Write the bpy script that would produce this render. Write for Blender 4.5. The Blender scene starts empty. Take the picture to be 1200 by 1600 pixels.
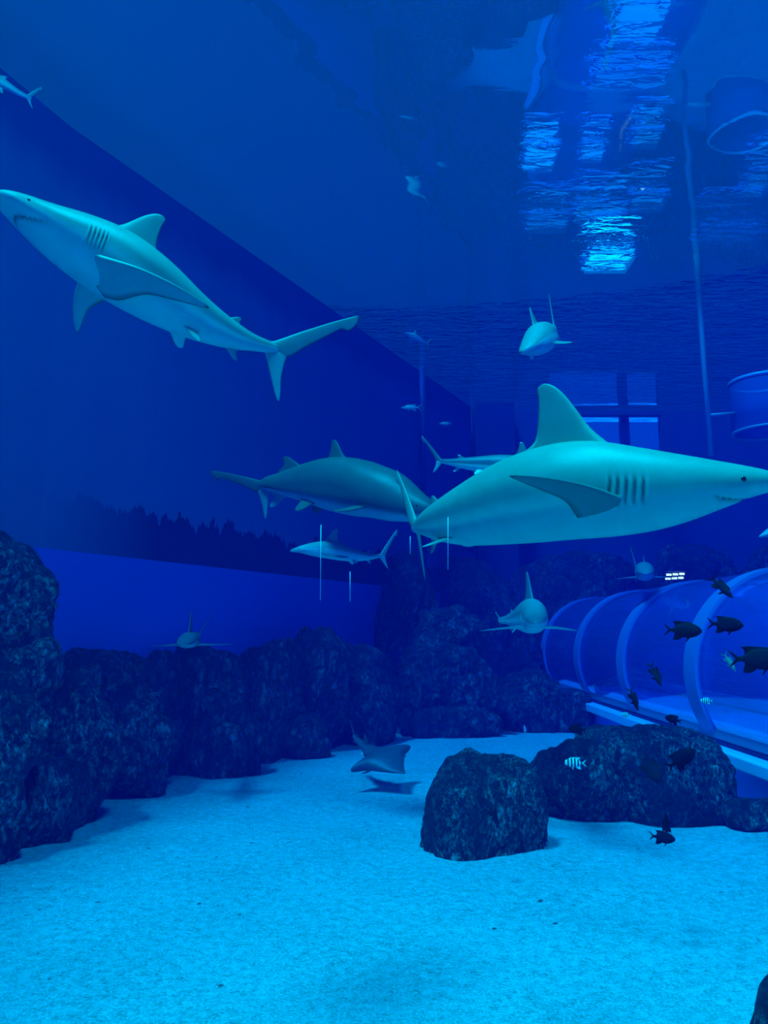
import bpy, bmesh, math, random
from mathutils import Vector, Matrix, noise

# ------------------------------------------------------------------ camera, world, light
S = bpy.context.scene
COL = S.collection
EYE = Vector((0, 0, 2.0))
F = 1155.0
PITCH = math.radians(9.2)
cam_d = bpy.data.cameras.new('camera'); cam = bpy.data.objects.new('camera', cam_d); COL.objects.link(cam)
cam.location = EYE; cam.rotation_euler = (math.radians(90) + PITCH, 0, 0)
cam_d.sensor_fit = 'VERTICAL'; cam_d.sensor_height = 36; cam_d.lens = 36 * F / 1600
cam_d.clip_start = 0.05; cam_d.clip_end = 200
S.camera = cam

S.view_settings.view_transform = 'Standard'; S.view_settings.look = 'None'
S.view_settings.gamma = 1; S.view_settings.use_curve_mapping = False
S.view_settings.exposure = 0.0
S.cycles.use_denoising = True
S.cycles.max_bounces = 8; S.cycles.diffuse_bounces = 3; S.cycles.glossy_bounces = 4
S.cycles.transmission_bounces = 6; S.cycles.transparent_max_bounces = 12; S.cycles.volume_bounces = 1
S.cycles.sample_clamp_indirect = 4.0
S.cycles.caustics_reflective = False; S.cycles.caustics_refractive = False

W = bpy.data.worlds.new('world'); S.world = W; W.use_nodes = True
W.node_tree.nodes['Background'].inputs[0].default_value = (0.0, 0.50, 0.60, 1)
W.node_tree.nodes['Background'].inputs[1].default_value = 0.35

def lamp(name, kind, loc, rot, energy, color, size=None):
    l = bpy.data.lights.new(name, kind); l.energy = energy; l.color = color
    if kind == 'SUN': l.angle = math.radians(size)
    elif kind == 'AREA': l.shape = 'DISK'; l.size = size
    o = bpy.data.objects.new(name, l); COL.objects.link(o); o.location = loc
    o.rotation_euler = [math.radians(a) for a in rot]
    return o
SUN = lamp('skylight_sun', 'SUN', (0, 6, 20), (18, -19, 0), 104.0, (0.0, 1.0, 0.82), 10)
KEY = lamp('near_fill', 'AREA', (1.2, 1.5, 10.5), (8, 0, 0), 24000, (0.0, 1.0, 0.82), 2.5)  # added lamp out of view, brightens the near part of the tank

WATER_Z = 8.75

def ray(px, py):
    x = (px - 600) / F; z = (800 - py) / F
    return Vector((x, math.cos(PITCH) - z * math.sin(PITCH), math.sin(PITCH) + z * math.cos(PITCH)))
def P(px, py, Y):
    r = ray(px, py); return EYE + r * (Y / r.y)

# ------------------------------------------------------------------ helpers
def tag(o, label=None, cat=None, group=None, kind=None):
    if label: o['label'] = label
    if cat: o['category'] = cat
    if group: o['group'] = group
    if kind: o['kind'] = kind
    return o
def link(name, me, mat, parent=None, smooth=True):
    o = bpy.data.objects.new(name, me); COL.objects.link(o)
    if mat: me.materials.append(mat)
    if smooth:
        for p in me.polygons: p.use_smooth = True
    if parent: o.parent = parent
    return o
def empty(name, loc=(0, 0, 0)):
    o = bpy.data.objects.new(name, None); COL.objects.link(o); o.location = loc; o.empty_display_size = .1
    return o
def meshobj(name, vs, fs, mat, parent=None, smooth=True, colors=None):
    me = bpy.data.meshes.new(name); me.from_pydata([tuple(v) for v in vs], [], fs); me.update()
    if colors:
        a = me.color_attributes.new('skin', 'FLOAT_COLOR', 'POINT')
        for i, c in enumerate(colors): a.data[i].color = (c[0], c[1], c[2], 1)
    return link(name, me, mat, parent, smooth)
def cr(p0, p1, p2, p3, t):
    return 0.5 * ((2 * p1) + (p2 - p0) * t + (2 * p0 - 5 * p1 + 4 * p2 - p3) * t * t + (3 * p1 - p0 - 3 * p2 + p3) * t ** 3)
def lerp(tab, x):
    if x <= tab[0][0]: return tab[0][1]
    for (a, b), (c, d) in zip(tab, tab[1:]):
        if x <= c:
            t = (x - a) / (c - a); return b + (d - b) * t
    return tab[-1][1]
def cubic(tab, x):
    n = len(tab)
    if x <= tab[0][0]: return tab[0][1]
    if x >= tab[-1][0]: return tab[-1][1]
    for i in range(n - 1):
        a, b = tab[i], tab[i + 1]
        if x <= b[0]:
            h = b[0] - a[0]; t = (x - a[0]) / h
            m0 = (b[1] - tab[i - 1][1]) / (b[0] - tab[i - 1][0]) if i > 0 else (b[1] - a[1]) / h * 1.5
            m1 = (tab[i + 2][1] - a[1]) / (tab[i + 2][0] - a[0]) if i + 2 < n else (b[1] - a[1]) / h
            return (2*t**3-3*t*t+1)*a[1] + (t**3-2*t*t+t)*h*m0 + (-2*t**3+3*t*t)*b[1] + (t**3-t*t)*h*m1
class NT:
    def __init__(s, name):
        s.m = bpy.data.materials.new(name); s.m.use_nodes = True; s.t = s.m.node_tree; s.t.nodes.clear()
        s.out = s.n('ShaderNodeOutputMaterial')
    def n(s, typ, **kw):
        nd = s.t.nodes.new(typ)
        for k, v in kw.items():
            if k in nd.inputs.keys() and not hasattr(nd, k): nd.inputs[k].default_value = v
            else: setattr(nd, k, v)
        return nd
    def l(s, a, b): s.t.links.new(a, b)
    def coord(s, which='Object', scale=(1, 1, 1)):
        c = s.n('ShaderNodeTexCoord'); m = s.n('ShaderNodeMapping'); m.inputs['Scale'].default_value = scale
        s.l(c.outputs[which], m.inputs['Vector']); return m.outputs[0]
    def noise(s, v, scale, detail=4, rough=.55, dist=0):
        n = s.n('ShaderNodeTexNoise'); n.inputs['Scale'].default_value = scale; n.inputs['Detail'].default_value = detail
        n.inputs['Roughness'].default_value = rough; n.inputs['Distortion'].default_value = dist; s.l(v, n.inputs['Vector']); return n.outputs['Fac']
    def ramp(s, f, stops, interp='LINEAR'):
        r = s.n('ShaderNodeValToRGB'); r.color_ramp.interpolation = interp
        e = r.color_ramp.elements
        while len(e) < len(stops): e.new(0.5)
        for i, (p, c) in enumerate(stops):
            e[i].position = p; e[i].color = (*c, 1) if isinstance(c, tuple) else (c, c, c, 1)
        s.l(f, r.inputs[0]); return r.outputs[0]
    def mix(s, a, b, f, mode='MIX'):
        m = s.n('ShaderNodeMix', data_type='RGBA', blend_type=mode)
        for val, idx in ((f, 0), (a, 6), (b, 7)):
            if hasattr(val, 'links'): s.l(val, m.inputs[idx])
            else: m.inputs[idx].default_value = (*val, 1) if isinstance(val, tuple) else val
        return m.outputs[2]
    def math(s, op, a, b=0):
        m = s.n('ShaderNodeMath', operation=op)
        for i, v in enumerate((a, b)):
            if hasattr(v, 'links'): s.l(v, m.inputs[i])
            else: m.inputs[i].default_value = v
        return m.outputs[0]
    def bump(s, h, strength, dist):
        b = s.n('ShaderNodeBump'); b.inputs['Strength'].default_value = strength; b.inputs['Distance'].default_value = dist
        s.l(h, b.inputs['Height']); return b.outputs[0]
    def bsdf(s, color, rough=.6, normal=None, spec=.4, **kw):
        b = s.n('ShaderNodeBsdfPrincipled')
        if hasattr(color, 'links'): s.l(color, b.inputs['Base Color'])
        else: b.inputs['Base Color'].default_value = (*color, 1)
        b.inputs['Roughness'].default_value = rough; b.inputs['Specular IOR Level'].default_value = spec
        for k, v in kw.items(): b.inputs[k].default_value = v
        if normal is not None: s.l(normal, b.inputs['Normal'])
        s.l(b.outputs[0], s.out.inputs['Surface']); return b

# ------------------------------------------------------------------ materials
def m_sand():
    k = NT('sand'); v = k.coord()
    big = k.noise(v, 1.1, 4, .6); mid = k.noise(v, 14, 5, .7); fine = k.noise(v, 60, 4, .8)
    c = k.ramp(mid, [(.25, (.42, .42, .40)), (.5, (.62, .62, .60)), (.78, (.86, .86, .84))])
    c2 = k.mix(c, k.ramp(fine, [(.32, (.08, .08, .08)), (.5, (.5, .5, .5)), (.68, (1, 1, 1))]), .75, 'OVERLAY')
    c3 = k.mix(c2, k.ramp(big, [(.3, (.40, .40, .40)), (.7, (.62, .62, .62))]), .6, 'OVERLAY')
    peb = k.noise(v, 9, 2, .4); pm = k.ramp(peb, [(.74, 0.0), (.77, 1.0)])
    c4 = k.mix(c3, (.12, .12, .12), pm)
    h = k.math('ADD', k.math('MULTIPLY', fine, .35), k.math('MULTIPLY', mid, 1.0))
    k.bsdf(c4, .9, k.bump(h, .9, .035), .1); return k.m
def m_rock(name, lo, hi, scale=1.0, light=.5):
    k = NT(name); v = k.coord('Object', (1, 1, .6))
    d = k.noise(v, 1.7 * scale, 8, .62, .3); sp = k.noise(v, 16 * scale, 6, .75, .5); sp2 = k.noise(v, 5 * scale, 5, .7, 1.2)
    vo = k.n('ShaderNodeTexVoronoi', feature='DISTANCE_TO_EDGE'); vo.inputs['Scale'].default_value = 1.5 * scale
    vm = k.n('ShaderNodeVectorMath', operation='ADD'); k.l(v, vm.inputs[0])
    nz = k.n('ShaderNodeTexNoise'); nz.inputs['Scale'].default_value = 2.4 * scale; nz.inputs['Detail'].default_value = 5
    k.l(v, nz.inputs['Vector']); k.l(nz.outputs['Color'], vm.inputs[1]); k.l(vm.outputs[0], vo.inputs['Vector'])
    crack = k.ramp(vo.outputs['Distance'], [(.0, 0.0), (.035, .8), (.1, 1.0)])
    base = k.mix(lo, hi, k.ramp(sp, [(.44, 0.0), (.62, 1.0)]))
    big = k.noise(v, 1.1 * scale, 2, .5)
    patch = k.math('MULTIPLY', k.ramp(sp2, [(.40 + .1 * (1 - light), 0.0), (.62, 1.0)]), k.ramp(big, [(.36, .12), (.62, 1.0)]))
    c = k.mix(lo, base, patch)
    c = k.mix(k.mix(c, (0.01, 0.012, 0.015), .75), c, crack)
    h = k.math('ADD', k.math('ADD', k.math('MULTIPLY', d, 1.0), k.math('MULTIPLY', sp, .32)), k.math('ADD', k.math('MULTIPLY', crack, .25), k.math('MULTIPLY', sp2, .5)))
    k.bsdf(c, .85, k.bump(h, 1.0, .22), .25); return k.m
def m_skin(name, rough=.46, spec=.38):
    k = NT(name)
    a = k.n('ShaderNodeAttribute', attribute_name='skin'); v = k.coord()
    n = k.noise(v, 7, 4, .6); f = k.noise(v, 160, 2, .5)
    c = k.mix(a.outputs['Color'], k.ramp(n, [(.3, (.42, .42, .42)), (.7, (.58, .58, .58))]), .5, 'OVERLAY')
    k.bsdf(c, rough, k.bump(f, .12, .002), spec); return k.m
def m_wall():
    k = NT('blue_tank_wall'); v = k.coord('Object')
    sep = k.n('ShaderNodeSeparateXYZ'); k.l(v, sep.inputs[0])
    st = k.noise(k.coord('Object', (1, 1, .12)), 1.6, 5, .65); blot = k.noise(v, .35, 4, .6)
    jag = k.noise(k.coord('Object', (1, 1, .25)), 2.2, 6, .7)
    # painted skirting band below, older paint above, a strip of algae in between
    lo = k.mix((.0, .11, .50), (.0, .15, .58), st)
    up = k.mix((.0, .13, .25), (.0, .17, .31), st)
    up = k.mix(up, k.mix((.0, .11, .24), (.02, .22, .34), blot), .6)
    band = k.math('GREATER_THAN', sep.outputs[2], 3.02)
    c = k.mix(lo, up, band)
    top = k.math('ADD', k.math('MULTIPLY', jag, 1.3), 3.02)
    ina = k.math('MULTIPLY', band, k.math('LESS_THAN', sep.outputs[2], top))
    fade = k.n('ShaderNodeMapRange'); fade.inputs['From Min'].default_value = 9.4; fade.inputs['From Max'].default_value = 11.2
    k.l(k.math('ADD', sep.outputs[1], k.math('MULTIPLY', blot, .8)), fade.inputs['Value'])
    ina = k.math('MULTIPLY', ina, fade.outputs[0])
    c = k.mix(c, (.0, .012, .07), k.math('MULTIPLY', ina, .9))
    # darker strip where the wall meets the water line
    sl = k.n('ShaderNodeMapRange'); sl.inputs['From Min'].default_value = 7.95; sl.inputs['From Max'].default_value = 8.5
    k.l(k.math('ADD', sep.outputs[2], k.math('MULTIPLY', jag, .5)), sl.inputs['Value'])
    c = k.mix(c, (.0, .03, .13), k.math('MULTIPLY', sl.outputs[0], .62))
    k.bsdf(c, .75, k.bump(st, .3, .03), .15); return k.m
def m_plain(name, col, rough=.6, spec=.3, bump=None, var=.0):
    k = NT(name); v = k.coord()
    c = col
    n = k.noise(v, 3.0, 5, .6)
    if var: c = k.mix(tuple(x * (1 - var) for x in col), tuple(min(1, x * (1 + var)) for x in col), n)
    k.bsdf(c, rough, k.bump(k.noise(v, 20, 3), bump, .01) if bump else None, spec); return k.m
def m_emit(name, col, s):
    k = NT(name); e = k.n('ShaderNodeEmission'); e.inputs[0].default_value = (*col, 1); e.inputs[1].default_value = s
    k.l(e.outputs[0], k.out.inputs['Surface']); return k.m
def m_water_surface():
    k = NT('water_surface'); v = k.coord('Object')
    a = k.noise(k.coord('Object', (.8, 1.2, 1)), .7, 1.2, .4, .4); b = k.noise(k.coord('Object', (.45, 1.5, 1)), 4.5, 3, .5, .6)
    h = k.math('ADD', a, k.math('MULTIPLY', b, .014))
    nb = k.bump(h, .12, .22)
    g = k.n('ShaderNodeBsdfGlossy'); g.inputs['Color'].default_value = (.9, .97, 1, 1); g.inputs['Roughness'].default_value = .03; k.l(nb, g.inputs['Normal'])
    r = k.n('ShaderNodeBsdfRefraction'); r.inputs['Color'].default_value = (1, 1, 1, 1); r.inputs['Roughness'].default_value = .0
    r.inputs['IOR'].default_value = 1.025; k.l(k.bump(k.math('ADD', k.math('MULTIPLY', a, 1.2), k.math('MULTIPLY', b, 1.1)), .55, .5), r.inputs['Normal'])
    t = k.n('ShaderNodeBsdfTransparent')
    m1 = k.n('ShaderNodeMixShader'); m1.inputs[0].default_value = .90; k.l(t.outputs[0], m1.inputs[1]); k.l(r.outputs[0], m1.inputs[2])
    m2 = k.n('ShaderNodeMixShader'); m2.inputs[0].default_value = .48; k.l(m1.outputs[0], m2.inputs[1]); k.l(g.outputs[0], m2.inputs[2])
    k.l(m2.outputs[0], k.out.inputs['Surface']); return k.m
def m_water():
    k = NT('water_body')
    a = k.n('ShaderNodeVolumeAbsorption'); a.inputs['Color'].default_value = (.0, .45, .95, 1); a.inputs['Density'].default_value = .13
    s = k.n('ShaderNodeVolumeScatter'); s.inputs['Color'].default_value = (.0, .05, 1.0, 1); s.inputs['Density'].default_value = .015
    s.inputs['Anisotropy'].default_value = .2
    ad = k.n('ShaderNodeAddShader'); k.l(a.outputs[0], ad.inputs[0]); k.l(s.outputs[0], ad.inputs[1]); k.l(ad.outputs[0], k.out.inputs['Volume']); return k.m
def m_tube_glass():
    k = NT('tunnel_acrylic')
    d = k.n('ShaderNodeBsdfDiffuse'); d.inputs[0].default_value = (.0, .22, .75, 1)
    g = k.n('ShaderNodeBsdfGlossy'); g.inputs['Color'].default_value = (.7, .9, 1, 1); g.inputs['Roughness'].default_value = .06
    t = k.n('ShaderNodeBsdfTransparent'); t.inputs[0].default_value = (.6, .85, 1, 1)
    m1 = k.n('ShaderNodeMixShader'); m1.inputs[0].default_value = .30; k.l(t.outputs[0], m1.inputs[1]); k.l(d.outputs[0], m1.inputs[2])
    lw = k.n('ShaderNodeLayerWeight'); lw.inputs['Blend'].default_value = .35
    m2 = k.n('ShaderNodeMixShader'); k.l(k.math('MULTIPLY', lw.outputs['Facing'], .6), m2.inputs[0]); k.l(m1.outputs[0], m2.inputs[1]); k.l(g.outputs[0], m2.inputs[2])
    k.l(m2.outputs[0], k.out.inputs['Surface']); return k.m

SAND = m_sand(); SKIN = m_skin('shark_skin'); FSKIN = m_skin('fish_skin', .8, .04)
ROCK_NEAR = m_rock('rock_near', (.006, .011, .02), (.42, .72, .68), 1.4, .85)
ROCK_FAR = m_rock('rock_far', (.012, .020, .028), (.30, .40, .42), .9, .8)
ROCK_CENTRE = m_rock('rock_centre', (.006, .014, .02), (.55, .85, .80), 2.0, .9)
WALL = m_wall()
BLUE = m_plain('blue_plaster', (.0, .10, .22), .8, .1, .2, .2)
LEDGE = m_plain('blue_ledge_paint', (.0, .26, .95), .6, .3, .1, .12)
PALE = m_plain('pale_rim', (.35, .55, .95), .4, .4)
DARK = m_plain('dark_gasket', (.0, .02, .10), .7, .2)
PIPE = m_plain('grey_pipe', (.25, .38, .55), .5, .4)
PIPE_D = m_plain('dark_pipe', (.0, .035, .16), .6, .2)
EYE_M = m_plain('eye_black', (.01, .01, .01), .1, .6)
TUBE = m_tube_glass()

# ------------------------------------------------------------------ setting
def quad_wall(name, pts, z0, z1, th, mat):
    # vertical wall along a polyline on plan, with real thickness on its outer side
    vs, fs = [], []
    for i, (x, y) in enumerate(pts):
        a = Vector(pts[max(i - 1, 0)]); b = Vector(pts[min(i + 1, len(pts) - 1)]); t = (b - a).normalized(); n = Vector((-t.y, t.x))
        for (q, z) in ((0, z0), (0, z1), (th, z1), (th, z0)): vs.append((x + n.x * q, y + n.y * q, z))
    for i in range(len(pts) - 1):
        o = 4 * i
        for j in range(4): fs.append((o + j, o + (j + 1) % 4, o + 4 + (j + 1) % 4, o + 4 + j))
    fs.append((0, 1, 2, 3)); o = 4 * (len(pts) - 1); fs.append((o + 3, o + 2, o + 1, o))
    ob = meshobj(name, vs, fs, mat, smooth=False); tag(ob, kind='structure'); return ob
CX, CY = 2.62, 21.6
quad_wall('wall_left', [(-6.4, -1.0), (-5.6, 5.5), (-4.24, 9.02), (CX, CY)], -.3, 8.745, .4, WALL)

def box_vs(x0, x1, y0, y1, z0, z1):
    vs = [(x, y, z) for x in (x0, x1) for y in (y0, y1) for z in (z0, z1)]
    fs = [(0, 1, 3, 2), (4, 6, 7, 5), (0, 4, 5, 1), (2, 3, 7, 6), (0, 2, 6, 4), (1, 5, 7, 3)]
    return vs, fs
def box(name, x0, x1, y0, y1, z0, z1, mat, parent=None, bevel=0):
    vs, fs = box_vs(x0, x1, y0, y1, z0, z1)
    o = meshobj(name, vs, fs, mat, parent, smooth=False)
    if bevel:
        m = o.modifiers.new('b', 'BEVEL'); m.width = bevel; m.segments = 3
    return o
# back wall with an opening for the viewing window
wx0 = P(858, 600, 22).x; wx1 = P(1030, 600, 22).x
wz1 = 8.6; wz0 = P(950, 702, 22).z
vs, fs = [], []
for b in [(CX - .3, wx0, 22, 22.5, -.3, 8.745), (wx1, 16, 22, 22.5, -.3, 8.745), (wx0, wx1, 22, 22.5, -.3, wz0), (wx0, wx1, 22, 22.5, wz1, 8.745)]:
    v, f = box_vs(*b); o = len(vs); vs += v; fs += [tuple(i + o for i in q) for q in f]
tag(meshobj('wall_back', vs, fs, BLUE, smooth=False), kind='structure')
box('wall_right', 15.6, 16, -1, 22, -.3, 8.745, BLUE)['kind'] = 'structure'
# pilaster in the corner
box('trim_1', CX + .1, P(800, 640, 21.6).x, 21.2, 22.0, -.3, 8.745, m_plain('pilaster_blue', (.0, .05, .13), .8, .1))['kind'] = 'structure'
# viewing window
win = empty('window_1', ((wx0 + wx1) / 2, 22.2, wz0)); win['kind'] = 'structure'
def local(o, parent):
    o.parent = parent; o.matrix_parent_inverse = Matrix.Translation(-parent.location); return o
k = NT('lit_window'); v = k.coord('Object')
sp = k.n('ShaderNodeSeparateXYZ'); k.l(v, sp.inputs[0])
zz = P(950, 655, 22).z
rp = k.noise(k.coord('Object', (.5, 1, 3)), 3.5, 4, .6)
e = k.n('ShaderNodeEmission')
up = k.math('GREATER_THAN', sp.outputs[2], zz)
k.l(k.mix((.0, .22, .55), k.mix((.0, .80, 1.4), (.0, 1.7, 2.6), k.ramp(rp, [(.4, 0.0), (.65, 1.0)])), up), e.inputs[0]); e.inputs[1].default_value = 1.0
k.l(e.outputs[0], k.out.inputs['Surface'])
local(box('lit_pane', wx0, wx1, 22.3, 22.34, wz0, wz1, k.m), win)
mx = P(975, 600, 22).x
local(box('mullion', mx - .13, mx + .13, 22.1, 22.3, wz0, wz1, PIPE_D), win)
# floor of sand
def make_floor():
    vs, fs = [], []
    nx, ny = 150, 170; x0, x1, y0, y1 = -7.5, 16, -1.2, 22.4
    for j in range(ny + 1):
        for i in range(nx + 1):
            x = x0 + (x1 - x0) * i / nx; y = y0 + (y1 - y0) * j / ny
            z = .05 * noise.noise(Vector((x * .5, y * .5, 0))) + .02 * noise.noise(Vector((x * 1.7, y * 1.7, 3)))+ .008 * noise.noise(Vector((x * 5, y * 5, 3)))
            vs.append((x, y, z))
    for j in range(ny):
        for i in range(nx):
            a = j * (nx + 1) + i; fs.append((a, a + 1, a + nx + 2, a + nx + 1))
    return meshobj('floor', vs, fs, SAND)
fl = make_floor(); fl['kind'] = 'structure'
# water: surface and body
vs = [(-12, -4, 0), (18, -4, 0), (18, 26, 0), (-12, 26, 0)]
ws = meshobj('water_surface', vs, [(0, 1, 2, 3)], m_water_surface(), smooth=False); ws.location.z = WATER_Z
tag(ws, 'rippled water surface seen from below, with broken light patches', 'water surface', kind='structure')
wb = box('water', -12, 18, -4, 26, -.6, WATER_Z - .02, None); wb.data.materials.append(m_water())
tag(wb, 'blue hazy water filling the whole shark tank', 'water', kind='stuff')

# lamps above the water whose broken images show in the surface
def above(px, py, z):
    r = ray(px, py); return EYE + r * ((z - EYE.z) / r.z)
PANELS = [(845, 252, 46, 34, .50), (927, 244, 32, 20, .38), (1010, 222, 40, 20, .30), (856, 356, 60, 16, .28), (938, 338, 76, 20, .36),
          (1012, 322, 52, 18, .28), (952, 414, 66, 26, 1.3), (1190, 290, 36, 36, .20), (1140, 378, 90, 22, .12), (1000, 44, 70, 60, .32), (985, 132, 110, 24, .22)]
def panel(px, py, w, h, s, i):
    c = above(px, py, 12.0); a = above(px - w / 2, py, 12.0); b = above(px + w / 2, py, 12.0)
    n = above(px, py + h / 2, 12.0); f = above(px, py - h / 2, 12.0)
    hw = (b.x - a.x) / 2; hd = abs(n.y - f.y) / 2
    e = empty('ceiling_lamp', c)
    vs, fs = box_vs(-hw - .06, hw + .06, -hd - .06, hd + .06, .02, .16); meshobj('housing', vs, fs, PIPE_D, e, False)
    vs, fs = box_vs(-hw, hw, -hd, hd, -.02, .02); meshobj('diffuser', vs, fs, m_emit('lamp_glow', (.0, .80, 1.0) if s > 1 else (.0, .55, 1.0), s * 4.5), e, False)
    return e
where = ['large square lamp, leftmost of the upper row', 'small lamp right of the large square one', 'rightmost small lamp of the upper row', 'leftmost lamp of the middle row',
         'middle lamp of the middle row, just above the brightest one', 'rightmost lamp of the middle row', 'brightest lamp, glittering cyan in the ripples', 'dim lamp at the right picture edge',
         'broad faint lamp right of the brightest one', 'large lamp at the very top of the picture', 'wide lamp just below the topmost one']
for i, a in enumerate(PANELS):
    tag(panel(*a, i), where[i] + ', above the water surface', 'lamp', 'lamps above the water surface')

# ------------------------------------------------------------------ rocks
def rock(px0, px1, pyt, Y, label, mat, depth=None, zb=-.25, seed=1, sub=5, lean=0, rough=1.0, name='boulder', planes=22, group=None, zt=None, power=17, taper=0, flat=0):
    c0 = P(px0, 987, Y); c1 = P(px1, 987, Y); top = P((px0 + px1) / 2, pyt, Y).z if zt is None else zt
    hw = (c1.x - c0.x) / 2; hh = (top - zb) / 2; hd = (depth or hw * 2) / 2
    rnd = random.Random(seed * 77 + 5)
    pl = []
    for i in range(planes):
        v = Vector((rnd.gauss(0, 1), rnd.gauss(0, 1), rnd.gauss(0, .5))).normalized()
        if flat and v.z > .3: v.z = -v.z
        pl.append((v, rnd.uniform(.60, .92)))
    bm = bmesh.new(); bmesh.ops.create_icosphere(bm, subdivisions=sub + 1, radius=1)
    off = Vector((seed * 3.1, seed * 7.7, seed * 1.3)); sz = (hw + hh + hd) / 3
    for v in bm.verts:
        d = v.co.normalized()
        # rounded box blended with random cutting planes
        rb = (abs(d.x) ** 3.2 + abs(d.y) ** 3.2 + abs(d.z) ** 3.2) ** (-1 / 3.2)
        s = rb ** -power
        for n, h in pl:
            q = d.dot(n)
            if q > .05: s += (q / h / 1.08) ** power
        r = s ** (-1 / power)
        q = Vector((d.x * r * hw, d.y * r * hd, d.z * r * hh))
        w = q + off
        m1 = min(1, sz); wz = Vector((w.x, w.y, w.z * .55))
        f = (abs(noise.noise(wz * 1.25 / m1 ** .5)) ** .8 - .35) * .24 * m1 * rough
        f += (abs(noise.noise(wz * 2.9 / m1 ** .5)) ** .8 - .3) * .13 * m1 * rough
        f += (abs(noise.noise(w * 7.5)) - .2) * .055 * m1 + noise.noise(w * 16) * .014 * m1
        nn = Vector((d.x / hw, d.y / hd, d.z / hh)).normalized()
        q += nn * f
        q.x += lean * (q.z / hh)
        v.co = q
    for ax_, hs in ((0, hw), (2, hh)):
        lo_ = min(v.co[ax_] for v in bm.verts); hi_ = max(v.co[ax_] for v in bm.verts)
        for v in bm.verts: v.co[ax_] = ((v.co[ax_] - lo_) / (hi_ - lo_) * 2 - 1) * hs
    for v in bm.verts:
        k_ = 1 - taper * (v.co.z / hh + 1) / 2; v.co.x *= k_; v.co.y *= k_
    me = bpy.data.meshes.new(name); bm.to_mesh(me); bm.free()
    o = link(name, me, mat); o.location = ((c0.x + c1.x) / 2, Y, zb + hh)
    o.rotation_euler.z = 0
    tag(o, label, 'rock', group); return o

G1 = 'boulders along the left wall'; G2 = 'boulders of the back rock pile'
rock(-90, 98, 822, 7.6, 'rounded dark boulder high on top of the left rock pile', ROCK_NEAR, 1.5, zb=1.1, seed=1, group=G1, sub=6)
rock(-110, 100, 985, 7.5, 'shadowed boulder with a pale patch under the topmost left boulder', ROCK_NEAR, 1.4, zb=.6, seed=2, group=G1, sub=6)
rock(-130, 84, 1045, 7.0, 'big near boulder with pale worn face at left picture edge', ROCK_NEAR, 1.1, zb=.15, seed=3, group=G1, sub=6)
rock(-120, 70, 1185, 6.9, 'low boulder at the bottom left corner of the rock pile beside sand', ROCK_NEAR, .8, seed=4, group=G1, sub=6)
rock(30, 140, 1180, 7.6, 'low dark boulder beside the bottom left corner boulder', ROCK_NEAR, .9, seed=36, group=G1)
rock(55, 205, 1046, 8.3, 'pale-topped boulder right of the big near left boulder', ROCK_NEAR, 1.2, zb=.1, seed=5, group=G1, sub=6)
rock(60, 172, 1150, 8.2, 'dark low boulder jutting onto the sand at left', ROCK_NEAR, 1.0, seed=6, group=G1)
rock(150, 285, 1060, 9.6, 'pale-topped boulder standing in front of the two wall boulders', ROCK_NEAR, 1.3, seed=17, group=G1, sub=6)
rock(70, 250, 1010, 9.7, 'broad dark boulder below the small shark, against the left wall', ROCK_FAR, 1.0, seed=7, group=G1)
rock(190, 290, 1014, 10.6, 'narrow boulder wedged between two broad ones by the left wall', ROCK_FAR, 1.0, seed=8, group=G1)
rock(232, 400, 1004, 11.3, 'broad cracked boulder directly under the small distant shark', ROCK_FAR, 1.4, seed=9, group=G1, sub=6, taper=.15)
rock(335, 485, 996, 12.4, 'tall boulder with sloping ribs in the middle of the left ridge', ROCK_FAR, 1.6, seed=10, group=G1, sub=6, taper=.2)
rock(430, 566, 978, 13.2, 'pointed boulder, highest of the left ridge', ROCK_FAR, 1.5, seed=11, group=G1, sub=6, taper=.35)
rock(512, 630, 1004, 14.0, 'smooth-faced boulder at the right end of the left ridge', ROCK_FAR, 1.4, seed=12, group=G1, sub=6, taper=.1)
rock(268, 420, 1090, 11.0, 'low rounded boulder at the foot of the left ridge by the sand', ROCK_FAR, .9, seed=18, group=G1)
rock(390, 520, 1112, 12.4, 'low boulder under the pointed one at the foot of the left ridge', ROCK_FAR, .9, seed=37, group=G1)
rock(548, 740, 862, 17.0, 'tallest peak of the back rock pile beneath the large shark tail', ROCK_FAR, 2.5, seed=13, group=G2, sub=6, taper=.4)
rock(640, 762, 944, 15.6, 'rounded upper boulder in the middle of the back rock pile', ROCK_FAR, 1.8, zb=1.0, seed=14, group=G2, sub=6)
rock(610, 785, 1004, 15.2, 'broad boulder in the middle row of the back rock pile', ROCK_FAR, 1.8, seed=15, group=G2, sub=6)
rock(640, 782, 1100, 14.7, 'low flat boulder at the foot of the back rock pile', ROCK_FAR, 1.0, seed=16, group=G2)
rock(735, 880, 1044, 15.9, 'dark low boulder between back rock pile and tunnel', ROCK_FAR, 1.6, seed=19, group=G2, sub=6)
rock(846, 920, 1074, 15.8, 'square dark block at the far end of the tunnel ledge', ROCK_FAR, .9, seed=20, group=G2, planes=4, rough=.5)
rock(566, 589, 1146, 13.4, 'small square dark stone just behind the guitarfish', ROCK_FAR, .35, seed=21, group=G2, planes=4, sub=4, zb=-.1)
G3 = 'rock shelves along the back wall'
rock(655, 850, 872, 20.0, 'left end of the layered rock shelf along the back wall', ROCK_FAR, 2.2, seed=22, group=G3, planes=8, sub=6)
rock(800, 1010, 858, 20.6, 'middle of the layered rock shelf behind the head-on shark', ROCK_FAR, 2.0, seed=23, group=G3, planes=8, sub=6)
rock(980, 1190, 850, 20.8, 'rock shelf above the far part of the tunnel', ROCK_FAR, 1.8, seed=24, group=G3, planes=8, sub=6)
rock(1160, 1380, 846, 20.8, 'right end of the rock shelf, at the right picture edge', ROCK_FAR, 1.8, seed=25, group=G3, planes=8)
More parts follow.
